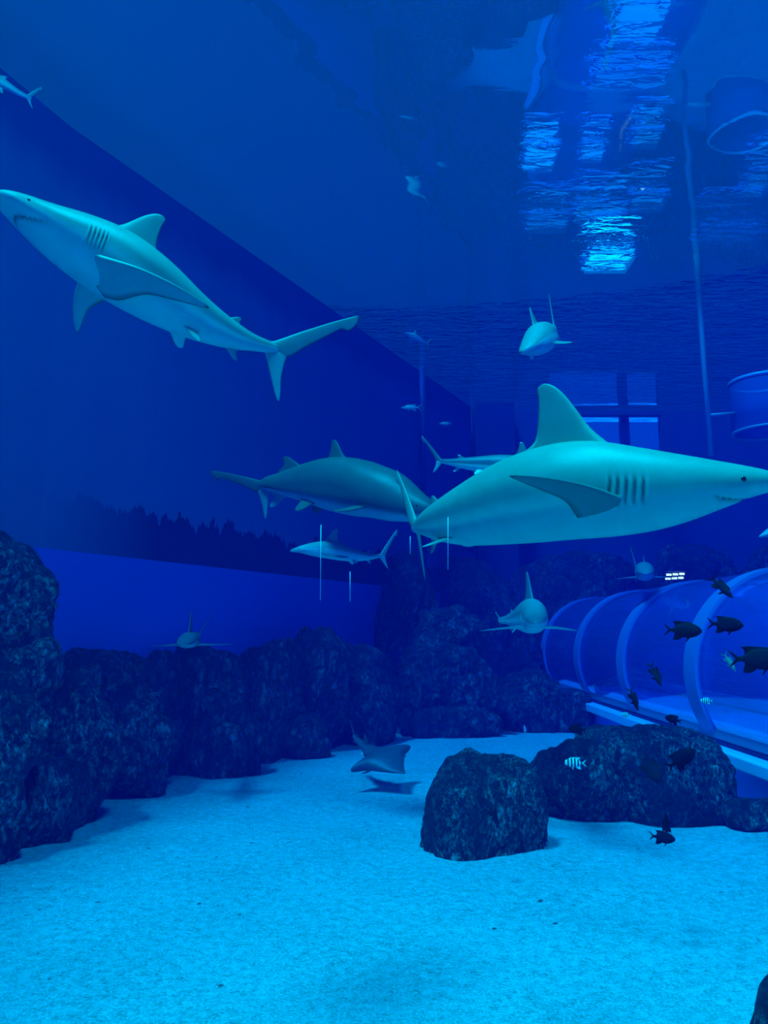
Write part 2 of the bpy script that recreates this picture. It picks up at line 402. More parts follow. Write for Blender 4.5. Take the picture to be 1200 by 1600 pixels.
G4 = 'rocks lying on the open sand'
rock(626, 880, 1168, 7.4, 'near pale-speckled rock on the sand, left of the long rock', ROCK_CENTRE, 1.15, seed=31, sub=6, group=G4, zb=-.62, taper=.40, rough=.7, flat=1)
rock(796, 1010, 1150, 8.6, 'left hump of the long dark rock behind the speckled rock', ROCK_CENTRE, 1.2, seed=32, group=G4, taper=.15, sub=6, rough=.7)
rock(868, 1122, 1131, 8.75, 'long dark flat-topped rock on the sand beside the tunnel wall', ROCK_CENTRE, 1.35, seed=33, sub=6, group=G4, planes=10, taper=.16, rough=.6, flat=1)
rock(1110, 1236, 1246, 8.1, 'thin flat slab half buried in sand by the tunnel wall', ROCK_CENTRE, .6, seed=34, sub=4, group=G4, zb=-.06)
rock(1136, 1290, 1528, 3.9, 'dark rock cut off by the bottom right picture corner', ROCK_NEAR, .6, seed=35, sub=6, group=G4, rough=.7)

# ------------------------------------------------------------------ tunnel
TX, TR, TZ = 4.15, 1.43, 2 - .56
def make_tunnel():
    e = empty('tunnel', (TX + TR, 13, 0))
    tag(e, 'walk-through acrylic tunnel with pale arched ribs on a blue ledge, at right', 'tunnel')
    cx, y0, y1 = TX + TR, .5, 21.8
    a0 = math.radians(-33); a1 = math.radians(213)
    def arc(name, r0, r1, ya, yb, mat, n=72):
        vs, fs = [], []
        for i in range(n + 1):
            a = a0 + (a1 - a0) * i / n
            for r, y in ((r1, ya), (r1, yb), (r0, yb), (r0, ya)): vs.append((cx + r * math.cos(a), y, TZ + r * math.sin(a)))
        for i in range(n):
            o = 4 * i
            for j in range(4): fs.append((o + j, o + (j + 1) % 4, o + 4 + (j + 1) % 4, o + 4 + j))
        fs.append((3, 2, 1, 0)); o = 4 * n; fs.append((o, o + 1, o + 2, o + 3))
        ob = meshobj(name, vs, fs, mat); local(ob, e)
        ob.modifiers.new('es', 'EDGE_SPLIT').split_angle = math.radians(40)
        return ob
    # outer skin only, single sheet with thickness
    arc('acrylic_tube', TR - .05, TR, y0, y1, TUBE)
    for y in (1.2, 4.2, 7.2, 10.2, 13.2, 16.2, 19.6): arc('rib', TR - .02, TR + .03, y - .19, y + .19, RIBM); 
    lx = cx + TR * math.cos(a1); lz = TZ + TR * math.sin(a1)
    for s, nm in ((-1, 0), (1, 1)):
        ex = cx + s * (cx - lx)
        local(box('rail', *sorted((ex - s * .16, ex + s * .05)), y0, y1, lz - .05, lz + .12, PIPE, bevel=.02), e)
        local(box('gasket', *sorted((ex - s * .16, ex + s * .09)), y0, y1, lz - .09, lz - .05, DARK), e)
        local(box('kerb', *sorted((ex - s * .16, ex + s * .30)), y0, y1, lz - .24, lz - .09, PALE2, bevel=.02), e)
        local(box('ledge_wall', *sorted((ex - s * .16, ex + s * .10)), y0, y1, -.2, lz - .24, LEDGE), e)
    local(box('walkway', lx + .16, 2 * cx - lx - .16, y0, y1, lz - .3, lz - .1, m_plain('walkway_blue', (.0, .25, .7), .6, .3)), e)
    return lx, lz
RIBM = m_plain('rib_pale', (.03, .26, .60), .5, .3)
PALE2 = m_plain('kerb_pale', (.05, .75, 1.0), .5, .3)
LX, LZ = make_tunnel()
for y in (4.5, 8.5, 12.5, 16.5):
    lamp('tunnel_light', 'AREA', (TX + TR + .2, y, TZ + 1.30), (0, 0, 0), 90, (0, .65, 1.0), .7)

# glowing cells standing for a reflection of six small lamps over the tunnel
e = empty('lamp_reflection', P(1055, 901, 18.9)); tag(e, 'reflection of six tiny white lamps above the tunnel', 'lamp')
GLOW = m_emit('white_glow', (9, 5, 1.5), 1.0)
vs, fs = box_vs(-.25, .25, .03, .06, -.10, .10); meshobj('backplate', vs, fs, DARK, e, False)
vs, fs = box_vs(-.25, .25, -.35, .06, .115, .13); meshobj('reflection_shield', vs, fs, DARK, e, False)  # added plate, keeps the glowing cells from mirroring in the water surface
for i in range(3):
    for j in (0, 1):
        vs, fs = box_vs(-.06, .06, -.02, .03, -.026, .026)
        o = meshobj('reflected_cell', vs, fs, GLOW, e, False); o.location = (-.165 + .165 * i + (-.02 if j else .01), 0, (.05 if not j else -.05) + .01 * i)

# ------------------------------------------------------------------ pipes and hanging drum
def tube_mesh(pts, r, seg=12, close=True):
    vs, fs = [], []
    for i, p in enumerate(pts):
        a = pts[max(i - 1, 0)]; b = pts[min(i + 1, len(pts) - 1)]; t = (Vector(b) - Vector(a)).normalized()
        up = Vector((0, 0, 1)) if abs(t.z) < .9 else Vector((1, 0, 0)); s = t.cross(up).normalized(); u = s.cross(t)
        rr = r[i] if isinstance(r, (list, tuple)) else r
        for k in range(seg): an = 2 * math.pi * k / seg; vs.append(Vector(p) + s * math.cos(an) * rr + u * math.sin(an) * rr)
    for i in range(len(pts) - 1):
        for k in range(seg): fs.append((i * seg + k, i * seg + (k + 1) % seg, (i + 1) * seg + (k + 1) % seg, (i + 1) * seg + k))
    if close: fs.append(tuple(range(seg))[::-1]); fs.append(tuple(range((len(pts) - 1) * seg, len(pts) * seg)))
    return vs, fs
b = P(662, 860, 18.3); 
vs, fs = tube_mesh([(b.x, b.y, 3.2), (b.x, b.y, 6), (b.x, b.y, WATER_Z - .01)], .075)
tag(meshobj('standpipe', vs, fs, PIPE_D), 'thin dark vertical pipe in front of the left wall near its corner', 'pipe')
Yd = 12.5
dr = empty('drum', P(1200, 675, Yd)); tag(dr, 'pale hanging drum with bright rim and side pipe, at right picture edge', 'drum')
def ring(r0, r1, z0, z1, n=48, cap=False):
    vs, fs = [], []
    for i in range(n):
        a = 2 * math.pi * i / n
        for r, z in ((r1, z0), (r1, z1), (r0, z1), (r0, z0)): vs.append((r * math.cos(a), r * math.sin(a), z))
    for i in range(n):
        o = 4 * i; q = 4 * ((i + 1) % n)
        for j in range(4): fs.append((o + j, q + j, q + (j + 1) % 4, o + (j + 1) % 4))
    return vs, fs
R = .57; Hh = P(1200, 597, Yd).z - P(1200, 675, Yd).z
k = NT('drum_plastic'); d_ = k.n('ShaderNodeBsdfDiffuse'); d_.inputs[0].default_value = (.02, .16, .6, 1); t_ = k.n('ShaderNodeBsdfTransparent'); mm = k.n('ShaderNodeMixShader'); mm.inputs[0].default_value = .45
k.l(t_.outputs[0], mm.inputs[1]); k.l(d_.outputs[0], mm.inputs[2]); k.l(mm.outputs[0], k.out.inputs['Surface'])
vs, fs = ring(R - .015, R, 0, Hh); meshobj('drum_wall', vs, fs, k.m, dr)
vs, fs = ring(R - .03, R + .015, Hh - .03, Hh + .02); meshobj('rim', vs, fs, PALE, dr)
vs, fs = ring(.001, R - .02, 0, .03); meshobj('drum_base', vs, fs, k.m, dr)
vs, fs = ring(R - .03, R + .01, -.02, .015); meshobj('base_hoop', vs, fs, PIPE, dr)
pp = P(1098, 540, Yd) - dr.location; pq = P(1102, 712, Yd) - dr.location
vs, fs = tube_mesh([(pp.x, 0, WATER_Z - .01 - dr.location.z), (pp.x, 0, pp.z), (pp.x, 0, pq.z)], .05); meshobj('support_pipe', vs, fs, PIPE, dr)
vs, fs = tube_mesh([(pp.x, 0, .30), (-R + .02, 0, .34)], .03); meshobj('side_arm', vs, fs, PIPE, dr)
# reflections in the viewing glass, built as thin pale rods in the water
for i, (px, a, b, lab) in enumerate([(501.5, 820, 938, 'long thin white reflection line in front of the small left-facing shark'), (547, 893, 940, 'short thin white reflection line over the back wall'),
                                (641, 838, 866, 'shortest thin white reflection line beside the large tail fin'), (700, 808, 890, 'thin white reflection line beside the pelvic fin of the large shark')]):
    p0 = P(px, a, 2.7); p1 = P(px - (1 if i == 0 else 0), b, 2.7)
    vs, fs = tube_mesh([p0, (p0 + p1) / 2, p1], .0011, 6)
    tag(meshobj('reflected_line', vs, fs, m_plain('white_line', (.95, .95, .95), .3, .5)), lab, 'reflected_line', 'thin white reflection lines')

# ------------------------------------------------------------------ sharks
def hermite_sec(tab, x): return cubic(tab, x)
REQ = dict(
    w=[(0, .002), (.012, .020), (.03, .034), (.06, .046), (.10, .055), (.15, .063), (.20, .069), (.27, .074), (.35, .072), (.42, .064), (.50, .052), (.58, .039), (.66, .027), (.72, .018), (.77, .013), (.80, .008)],
    t=[(0, .001), (.012, .010), (.03, .016), (.06, .025), (.10, .036), (.15, .050), (.20, .063), (.27, .077), (.33, .080), (.42, .072), (.50, .058), (.58, .044), (.66, .031), (.72, .021), (.77, .016), (.80, .012)],
    b=[(0, .001), (.012, .009), (.03, .014), (.06, .022), (.10, .036), (.15, .052), (.20, .063), (.27, .072), (.35, .074), (.42, .070), (.50, .060), (.58, .046), (.66, .030), (.72, .019), (.77, .014), (.80, .010)])
STOUT = dict(
    w=[(0, .004), (.012, .024), (.03, .038), (.06, .052), (.10, .064), (.15, .074), (.20, .082), (.27, .090), (.35, .092), (.42, .086), (.50, .070), (.58, .054), (.66, .040), (.72, .030), (.77, .022), (.80, .012)],
    t=[(0, .002), (.012, .014), (.03, .022), (.06, .034), (.10, .050), (.15, .068), (.20, .082), (.27, .090), (.33, .097), (.42, .100), (.50, .094), (.58, .078), (.66, .058), (.72, .041), (.77, .029), (.80, .016)],
    b=[(0, .002), (.012, .012), (.03, .018), (.06, .030), (.10, .046), (.15, .062), (.20, .074), (.27, .080), (.35, .088), (.42, .088), (.50, .080), (.58, .062), (.66, .043), (.72, .029), (.77, .020), (.80, .012)])
# fin stations: LE(a,b) TE(a,b) half thickness; a = backwards, b = outwards, all in total lengths
DORSAL = [((-.04, -.02), (.118, -.02), .009), ((-.012, .003), (.134, .001), .008), ((.014, .03), (.112, .020), .006), ((.034, .062), (.104, .058), .0045), ((.052, .090), (.101, .088), .0035), ((.068, .108), (.102, .106), .0025), ((.080, .116), (.100, .114), .0015), ((.089, .1185), (.092, .118), .0004)]
DORSAL2 = [((-.005, -.01), (.045, -.01), .004), ((.0, .0), (.055, .002), .003), ((.018, .015), (.042, .012), .002), ((.032, .026), (.044, .024), .001), ((.040, .029), (.046, .027), .0004)]
ANAL = [((-.005, -.01), (.042, -.01), .004), ((.0, .0), (.054, .002), .003), ((.020, .018), (.040, .012), .002), ((.034, .032), (.046, .026), .001), ((.046, .038), (.050, .036), .0004)]
PELVIC = [((-.01, -.02), (.05, -.02), .006), ((.0, .0), (.060, .003), .005), ((.018, .025), (.058, .025), .003), ((.034, .046), (.058, .044), .0018), ((.046, .054), (.056, .053), .0005)]
PECT = [((-.02, -.03), (.07, -.03), .012), ((-.008, .0), (.082, .0), .010), ((.012, .04), (.082, .036), .007), ((.034, .08), (.084, .072), .005), ((.062, .12), (.100, .112), .0035), ((.092, .155), (.116, .148), .002), ((.118, .180), (.128, .176), .001), ((.130, .188), (.132, .187), .0003)]
UP = [((-.03, .010), (-.02, -.008), .008), ((.0, .016), (.03, -.010), .007), ((.030, .040), (.060, .004), .005), ((.066, .072), (.086, .036), .0038), ((.104, .104), (.118, .072), .003), ((.142, .136), (.152, .108), .0024), ((.176, .163), (.180, .138), .002), ((.194, .177), (.206, .146), .0016), ((.214, .192), (.222, .172), .001), ((.224, .199), (.226, .195), .0003)]
LO = [((-.03, -.006), (.03, .010), .007), ((-.010, -.016), (.050, .002), .006), ((.008, -.042), (.050, -.022), .004), ((.028, -.072), (.052, -.056), .003), ((.046, -.098), (.060, -.088), .0018), ((.060, -.114), (.064, -.111), .0004)]
def stations(st, n=22):
    out = []
    m = len(st)
    for i in range(n):
        q = i / (n - 1) * (m - 1); k0 = min(int(q), m - 2); t = q - k0
        g = lambda idx: st[max(0, min(m - 1, idx))]
        vals = []
        for f in (lambda s: s[0][0], lambda s: s[0][1], lambda s: s[1][0], lambda s: s[1][1], lambda s: s[2]):
            vals.append(cr(f(g(k0 - 1)), f(g(k0)), f(g(k0 + 1)), f(g(k0 + 2)), t))
        out.append(vals)
    return out
def fin(vs, fs, cs, o, A, B, N, st, TL, col, tip=None, tipfrac=.8, curl=0, scale=1.0, colback=None, m=12):
    S_ = stations(st); base = len(vs); per = 2 * m
    n = len(S_)
    for i, (la, lb, ta, tb, th) in enumerate(S_):
        u = i / (n - 1)
        for j in range(per):
            if j <= m: c = j / m; sgn = 1
            else: c = (per - j) / m; sgn = -1
            prof = (math.sqrt(max(c, 0)) * (1 - c) * 2.0 + .04 * (1 - abs(2 * c - 1))) if 0 < c < 1 else 0
            a = la + (ta - la) * c; b = lb + (tb - lb) * c
            bb = max(b, 0) * scale
            p = o + A * (a * TL * scale) + B * (b * TL * scale) + N * (sgn * abs(th) * prof * TL + curl * bb * bb * TL / .19)
            vs.append(p)
            cc = col if sgn > 0 or colback is None else colback
            if tip is not None:
                w = min(1, max(0, (u - tipfrac) / .08)); cc = tuple(x + (y - x) * w for x, y in zip(cc, tip))
            if c > .86 and tip is not None and sgn: cc = tuple(x * .6 for x in cc)
            cs.append(cc)
    for i in range(n - 1):
        for j in range(per):
            a = base + i * per + j; b = base + i * per + (j + 1) % per
            fs.append((a, b, b + per, a + per))
    fs.append(tuple(base + (n - 1) * per + j for j in range(per)))
    fs.append(tuple(base + j for j in range(per))[::-1])

def shark(name, spine, label, cat='shark', group=None, prof=REQ, TL=None, ups=None, top=(.30, .31, .28), belly=(.66, .70, .64), side=-.1, fins=None,
          tipc=(.05, .05, .05), dtip=None, ctip=True, sec=1.0, gills=True, mouth=True, mat=None, dscale=1.0, d2scale=1.0, pscale=1.0, ascale=1.0, cscale=1.0,
          pl=(-.25, .85, -.45), pr=(-.25, .85, -.45), curl=.0, eye=.0050, seg=48, dx=.275, d2x=.62, ax=.63, px_=.50, pcx=.270, pz=.52, pelsc=1.0, pcol=None, loscale=1.0, lo=None, hsc=1.0, cang=0, tilt=(0, 0), tailroll=0, curoll=(0, 0), tailyaw=0, pelv=(-.3, .5, -.8), patt=None):
    """spine: list of (px, py, Y) from snout tip to tail root"""
    pts = [P(*s) if len(s) == 3 else Vector(s[:3]) for s in spine]
    n = len(pts)
    # dense Catmull-Rom
    dense = []
    for i in range(n - 1):
        g = lambda k_: pts[max(0, min(n - 1, k_))]
        p0 = g(i - 1) if i > 0 else pts[0] * 2 - pts[1]; p3 = g(i + 2) if i + 2 < n else pts[-1] * 2 - pts[-2]
        for j in range(24): dense.append(cr(p0, pts[i], pts[i + 1], p3, j / 24))
    dense.append(pts[-1])
    cum = [0]
    for a, b in zip(dense, dense[1:]): cum.append(cum[-1] + (b - a).length)
    XE = .80
    TL = cum[-1] / XE
    def at(x):
        d = x * TL
        if d >= cum[-1]:
            t = (dense[-1] - dense[-2]).normalized(); return dense[-1] + t * (d - cum[-1])
        if d <= 0:
            return dense[0]
        import bisect
        i = bisect.bisect_right(cum, d) - 1
        t = (d - cum[i]) / (cum[i + 1] - cum[i]); return dense[i].lerp(dense[i + 1], t)
    ups = ups or [(0, (0, 0, 1)), (1, (0, 0, 1))]
    def frame(x):
        h = .02
        f = (at(max(0, x - h)) - at(min(XE, x + h))).normalized()     # forward
        u = Vector([lerp([(a, b[k_]) for a, b in ups], x) for k_ in range(3)])
        s = f.cross(u).normalized()                                  # right-hand side
        u = s.cross(f).normalized(); return f, s, u
    root = P(*spine[len(spine) // 2]) if len(spine[0]) == 3 else Vector(spine[len(spine) // 2][:3])
    vs, fs, cs = [], [], []
    xs = [0, .0015, .004, .008, .013, .019, .026, .034]
    x = .040
    while x < .16: xs.append(x); x += .0045 if mouth else .012
    while x < .262: xs.append(x); x += .0018 if gills else .012
    while x < XE: xs.append(x); x += .010
    xs.append(XE)
    gx = [.206, .217, .228, .239, .249]
    for x in xs:
        f, s, u = frame(x); c = at(x)
        w = cubic(prof['w'], x) * sec; t = cubic(prof['t'], x) * sec * hsc; b = cubic(prof['b'], x) * sec * hsc
        for k_ in range(seg):
            a = 2 * math.pi * k_ / seg; ca, sa = math.cos(a), math.sin(a)
            e = .92 if x > .1 else .80 + .12 * x / .1
            yy = w * math.copysign(abs(ca) ** e, ca); h = t if sa > 0 else b
            zz_ = h * math.copysign(abs(sa) ** (1.0 if sa > 0 else .9), sa)
            col = top
            q = sa - side + (patt(x, a) if patt else 0)
            m = min(1, max(0, .5 - q / .22)); col = tuple(p + (r - p) * m for p, r in zip(top, belly))
            sc = 1.0 + (-.035 * math.exp(-((sa + .12) / .16) ** 2) + .012 * math.exp(-((sa - .30) / .15) ** 2)) * max(0, min(1, (x - .27) / .1)) * max(0, min(1, (.74 - x) / .1))
            if gills and .199 < x < .255 and -.34 < sa < .14:
                for gi, g in enumerate(gx):
                    dd = abs(x - g - .010 * sa * sa + .004 * sa)
                    if dd < .0026:
                        sc = 1 - .06 * (1 - dd / .0026); col = tuple(p * (.35 + .5 * dd / .0026) for p in col)
                        break
                else:
                    col = tuple(p * .6 + r * .4 for p, r in zip(col, belly)); sc = 1.012
            if mouth and sa < 0:
                q = ca / .95
                xm = .066 + .056 * abs(q) ** 2.2
                if abs(q) < 1 and abs(x - xm) < .006:
                    k2 = (1 - abs(x - xm) / .006) * (1 - abs(q) ** 8)
                    sc = 1 - .20 * k2; col = tuple(p * (1 - .92 * k2) for p in col)
            vs.append(c + (s * yy + u * zz_) * TL * sc); cs.append(col)
    m_ = len(xs)
    for i in range(m_ - 1):
        for k_ in range(seg): fs.append((i * seg + k_, i * seg + (k_ + 1) % seg, (i + 1) * seg + (k_ + 1) % seg, (i + 1) * seg + k_))
    fs.append(tuple(range(seg))[::-1]); fs.append(tuple(range((m_ - 1) * seg, m_ * seg)))
    sk = lambda: None
    def T(v, fr): return fr[0] * v[0] + fr[1] * v[1] + fr[2] * v[2]
    def body(x, wh): return cubic(prof[wh], x) * sec * TL * (1 if wh == 'w' else hsc)
    fr = frame(dx + .05); o = at(dx) + frame(dx)[2] * (body(dx, 't') - .004 * TL)
    A = (-(fr[0]) + fr[2] * -((body(dx, 't') - body(dx + .11, 't')) / (.11 * TL))).normalized()
    fin(vs, fs, cs, o, A, fr[2], fr[1], DORSAL, TL, top, dtip, .78, scale=dscale)
    fr = frame(d2x + .02); o = at(d2x) + frame(d2x)[2] * (body(d2x, 't') - .004 * TL)
    A = (-fr[0] - fr[2] * .25).normalized(); fin(vs, fs, cs, o, A, fr[2], fr[1], DORSAL2, TL, top, dtip, .7, scale=d2scale)
    fr = frame(ax + .02); o = at(ax) - frame(ax)[2] * (body(ax, 'b') - .004 * TL)
    A = (-fr[0] + fr[2] * .25).normalized(); fin(vs, fs, cs, o, A, -fr[2], -fr[1], ANAL, TL, tuple(p * .7 for p in belly), tipc if dtip else None, .7, scale=ascale)
    for sg, dr_ in ((-1, pl), (1, pr)):
        fr = frame(pcx); B = (fr[0] * dr_[0] + fr[1] * sg * dr_[1] + fr[2] * dr_[2]).normalized()
        A0 = -fr[0] + fr[2] * tilt[0 if sg < 0 else 1]; A = A0 - B * A0.dot(B); A.normalize()
        N = A.cross(B) * (-sg)
        if N.dot(fr[2]) < 0: N = -N
        o = at(pcx - .035) + fr[1] * sg * body(pcx, 'w') * .80 - fr[2] * body(pcx, 'b') * pz
        fin(vs, fs, cs, o, A, B, N, PECT, TL, top, tipc, .86, curl, pscale[0 if sg < 0 else 1] if isinstance(pscale, tuple) else pscale, colback=pcol or belly)
        fr = frame(px_); B = (fr[0] * pelv[0] + fr[1] * sg * pelv[1] + fr[2] * pelv[2]).normalized()
        A = -fr[0] - B * (-fr[0]).dot(B); A.normalize(); N = A.cross(B)
        if N.dot(fr[2]) < 0: N = -N
        o = at(px_ - .02) + fr[1] * sg * body(px_, 'w') * .55 - fr[2] * body(px_, 'b') * .70
        fin(vs, fs, cs, o, A, B, N, PELVIC, TL, top if prof is STOUT else tuple(p * .8 for p in belly), tipc if dtip else None, .8, colback=top if prof is STOUT else belly, scale=pelsc)
    fr = frame(.775); o = at(.775)
    ry = Matrix.Rotation(tailyaw, 3, fr[2]); A = ry @ (-fr[0]); N = ry @ fr[1]
    rr = Matrix.Rotation(tailroll, 3, A); U = rr @ fr[2]; N = rr @ N
    rc = Matrix.Rotation(cang, 3, A.cross(U)); A0, U0 = A, U; A = rc @ A0; U = rc @ U0
    fin(vs, fs, cs, o, A, U, N, UP, TL, top, tipc if ctip else None, .9, curoll[0], cscale, m=14)
    if lo:
        ry = Matrix.Rotation(lo[0], 3, fr[2]); A = ry @ (-fr[0]); rr = Matrix.Rotation(lo[1], 3, A); U = rr @ fr[2]; N = A.cross(U)
        rc = Matrix.Rotation(lo[2], 3, N); A = rc @ A; U = rc @ U
    fin(vs, fs, cs, o, A, U, N, LO, TL, tuple((p + r) / 2 for p, r in zip(top, belly)), None, .8, curoll[1], cscale * loscale)
    vs = [v - root for v in vs]
    ob = meshobj(name, vs, fs, mat or SKIN, colors=cs); ob.location = root
    bm = bmesh.new(); bm.from_mesh(ob.data); bmesh.ops.recalc_face_normals(bm, faces=bm.faces); bm.to_mesh(ob.data); bm.free()
    tag(ob, label, cat, group)
    if eye:
        for sg in (-1, 1):
            ex = .078; f_, s_, u_ = frame(ex)
            p = at(ex) + s_ * sg * body(ex, 'w') * .93 + u_ * body(ex, 't') * .10 - root
            bm = bmesh.new(); bmesh.ops.create_uvsphere(bm, u_segments=16, v_segments=10, radius=eye * TL)
            me = bpy.data.meshes.new('eye'); bm.to_mesh(me); bm.free()
            eo = link('eye', me, EYE_M, ob); eo.location = p; eo.scale = (1, 1, 1)
    return ob

GS = 'sharks swimming in the tank'
V = Vector
# 1 the big one crossing upper left, seen from below
shark('requiem_shark', [(-14, 302, 2.95), (60, 346, 3.05), (140, 391, 3.2), (222, 441, 3.35), (305, 494, 3.55), (372, 528, 3.72), (432, 546, 3.9)],
      'large pale-bellied shark rising towards the upper left corner, seen from below', group=GS, ups=[(0, (.50, .34, .85)), (.4, (.50, .32, .85)), (.8, (.30, .15, .9))],
      pl=(-.42, .85, .14), pr=(.30, .88, -.22), tilt=(-.42, -.1), pscale=(1.32, .9), pcx=.285, top=(.24, .27, .25), belly=(.50, .54, .50), side=-.02, pcol=(.34, .38, .36), dscale=.95, tailyaw=-.1, sec=1.16, cang=-.24, dx=.262, cscale=1.2)
# 2 the large one in front at right
shark('requiem_shark', [(1236, 752, 2.42), (1130, 758, 2.46), (1010, 766, 2.52), (890, 770, 2.62), (800, 785, 2.78), (722, 806, 3.0), (672, 818, 3.28), (648, 824, 3.56)],
      'largest shark, nose at the right picture edge, body curving away to its tail', group=GS, ups=[(0, (0, -.10, 1)), (1, (0, -.15, 1))],
      top=(.25, .28, .26), belly=(.38, .43, .40), side=-.12, pcol=(.12, .16, .16), pcx=.262, pr=(-.22, .86, .44), pl=(-.3, .9, -.32), tilt=(0, -.38), pz=.28, pscale=.86, pelv=(-.5, .8, -.30), pelsc=1.3, px_=.53, tailyaw=.5, tailroll=.12, cang=.28, cscale=.52, loscale=1.9, lo=(-.25, -.12, 0), dx=.268, dscale=.93)
# 3 stout dark one
shark('sand_tiger_shark', [(696, 800, 7.0), (650, 792, 7.1), (600, 774, 7.3), (550, 763, 7.6), (500, 758, 7.8), (450, 758, 8.0), (408, 757, 8.2)],
      'stout dark shark with two similar dorsal fins, head hidden behind the largest shark tail', group=GS, prof=STOUT, top=(.07, .11, .09), belly=(.38, .44, .44), side=-.55,
      dscale=.60, d2scale=1.9, ascale=1.7, dx=.44, d2x=.615, ax=.67, ups=[(0, (0, -.1, 1)), (1, (0, -.1, 1))], pr=(-.5, .6, -.6), curl=0, tailroll=0, gills=False, cang=-.56, pelv=(-.3, .45, -.85), pscale=.55, pelsc=1.3, hsc=1.06, px_=.52)
# 4 small, facing left
shark('requiem_shark', [(453, 861, 7.8), (480, 858, 7.8), (515, 860, 7.9), (550, 867, 8.0), (580, 870, 8.1), (598, 868, 8.2)],
      'slim mid-sized shark facing left, below the stout dark shark', group=GS, top=(.30, .32, .32), side=.05, pr=(-.8, .4, -.5), pl=(-.8, .3, -.6), sec=.9)
# 5 head-on
shark('requiem_shark', [(837, 975, 6.9), (837, 970, 7.05), (834, 964, 7.35), (822, 964, 7.65), (806, 967, 7.95), (792, 969, 8.15), (780, 970, 8.3)],
      'shark swimming straight at the viewer left of the tunnel, fins spread', group=GS, top=(.26, .28, .28), side=.0, pl=(-.08, .99, -.02), pr=(-.08, .99, -.02), dscale=1.4, pscale=1.25, cscale=.3, hsc=1.25, tilt=(-.22, -.22), ups=[(0, (0, 0, 1)), (1, (0, 0, 1))])
# 6 little one over the left ridge
shark('requiem_shark', [(284, 1008, 8.6), (288, 1005, 8.8), (296, 1000, 9.2), (305, 996, 9.6), (310, 993, 9.9), (312, 990, 10.1)],
      'small distant shark just above the left rock ridge', group=GS, top=(.12, .14, .14), side=-.2, sec=.85, pscale=1.2, pl=(-.05, .99, -.05), pr=(-.05, .99, -.1), dscale=1.2, cscale=1.0, tailroll=.5, hsc=.75)
# 7 leaving at the top left
shark('requiem_shark', [(-190, 10, 6.4), (-140, 45, 6.4), (-90, 75, 6.5), (-40, 106, 6.6), (0, 128, 6.7), (30, 146, 6.8), (48, 154, 6.9)],
      'shark leaving the picture at the top left edge, only its tail showing', group=GS, top=(.30, .32, .32), side=-.1, cscale=.45, sec=.8)
# 8 white-tipped one behind the big back
shark('requiem_shark', [(905, 752, 6.2), (870, 744, 6.25), (830, 735, 6.3), (780, 727, 6.4), (730, 724, 6.5), (700, 722, 6.6), (686, 720, 6.7)],
      'dim shark with white-tipped fins half hidden behind the largest shark back', group=GS, top=(.10, .14, .16), side=-.3, dtip=(.9, .9, .9), tipc=(.9, .9, .9), dscale=.7, cscale=.62, tailyaw=.6, sec=.8)
# 9 reef shark near the surface
shark('blacktip_shark', [(818, 549, 6.8), (826, 543, 6.9), (840, 533, 7.1), (853, 524, 7.4), (862, 518, 7.7), (867, 512, 7.9)],
      'small pale shark with dark fin tips high up, right of the vertical pipe', group=GS, top=(.30, .34, .30), side=.0, dtip=(.02, .02, .02), dscale=.9, ups=[(0, (-.1, .2, 1)), (1, (-.1, .2, 1))], sec=1.15, pr=(-.5, .5, -.5), pl=(-.5, .5, -.5))
# 10 tiny far one
shark('requiem_shark', [(633, 520, 12.5), (640, 523, 12.6), (648, 527, 12.7), (655, 530, 12.8), (662, 534, 12.9), (668, 537, 13)],
      'tiny faraway shark beside the top of the dark vertical pipe', group=GS, top=(.5, .5, .5), sec=.9, eye=0)
# 11 faint head-on one above the tunnel
shark('requiem_shark', [(1010, 897, 12.5), (1009, 895, 12.7), (1006, 893, 13.3), (1003, 892, 13.7), (998, 891, 14.0), (994, 890, 14.2)],
      'faint pale shark facing the viewer, above the far part of the tunnel', group=GS, top=(.3, .3, .3), pl=(-.05, .99, -.1), pr=(-.05, .99, -.1), side=-.3, dscale=.5)
# 12 faint one crossing the tunnel top
shark('requiem_shark', [(1255, 905, 11.2), (1230, 903, 11.2), (1205, 902, 11.2), (1185, 904, 11.3), (1165, 908, 11.4), (1150, 913, 11.5)],
      'faint shark passing over the tunnel at the right picture edge', group=GS, top=(.28, .3, .3), cscale=.5)
shark('requiem_shark', [(1186, 839, 9.0), (1200, 834, 9.0), (1225, 828, 9.1), (1255, 824, 9.2), (1285, 822, 9.3), (1305, 822, 9.4)],
      'pale snout entering at the right edge, below the largest shark nose', group=GS, top=(.5, .5, .5), cscale=.8)

# guitarfish gliding over the sand
RAY = dict(
    w=[(0, .004), (.03, .024), (.10, .070), (.18, .126), (.25, .178), (.30, .27), (.325, .29), (.345, .25), (.37, .120), (.40, .078), (.45, .082), (.49, .062), (.56, .042), (.66, .030), (.75, .020), (.80, .014)],
    t=[(0, .002), (.03, .008), (.08, .018), (.14, .036), (.20, .062), (.26, .076), (.33, .072), (.40, .056), (.50, .036), (.60, .026), (.70, .019), (.80, .012)],
    b=[(0, .002), (.05, .007), (.14, .014), (.26, .018), (.40, .018), (.50, .018), (.60, .015), (.80, .010)])
shark('guitarfish', [(633, 1209, 9.55), (619, 1201, 9.68), (597, 1187, 9.95), (575, 1171, 10.2), (561, 1159, 10.4), (553, 1150, 10.6)],
      'wide flat-headed guitarfish gliding just above the sand, casting a shadow', 'guitarfish', prof=RAY, top=(.05, .09, .11), belly=(.8, .85, .85), side=-.35, gills=False, mouth=False,
      dx=.50, d2x=.66, dscale=.75, d2scale=1.8, ascale=.1, pscale=.35, cscale=.6, eye=.006, ups=[(0, (-.22, -.25, 1)), (1, (-.1, 0, 1))])

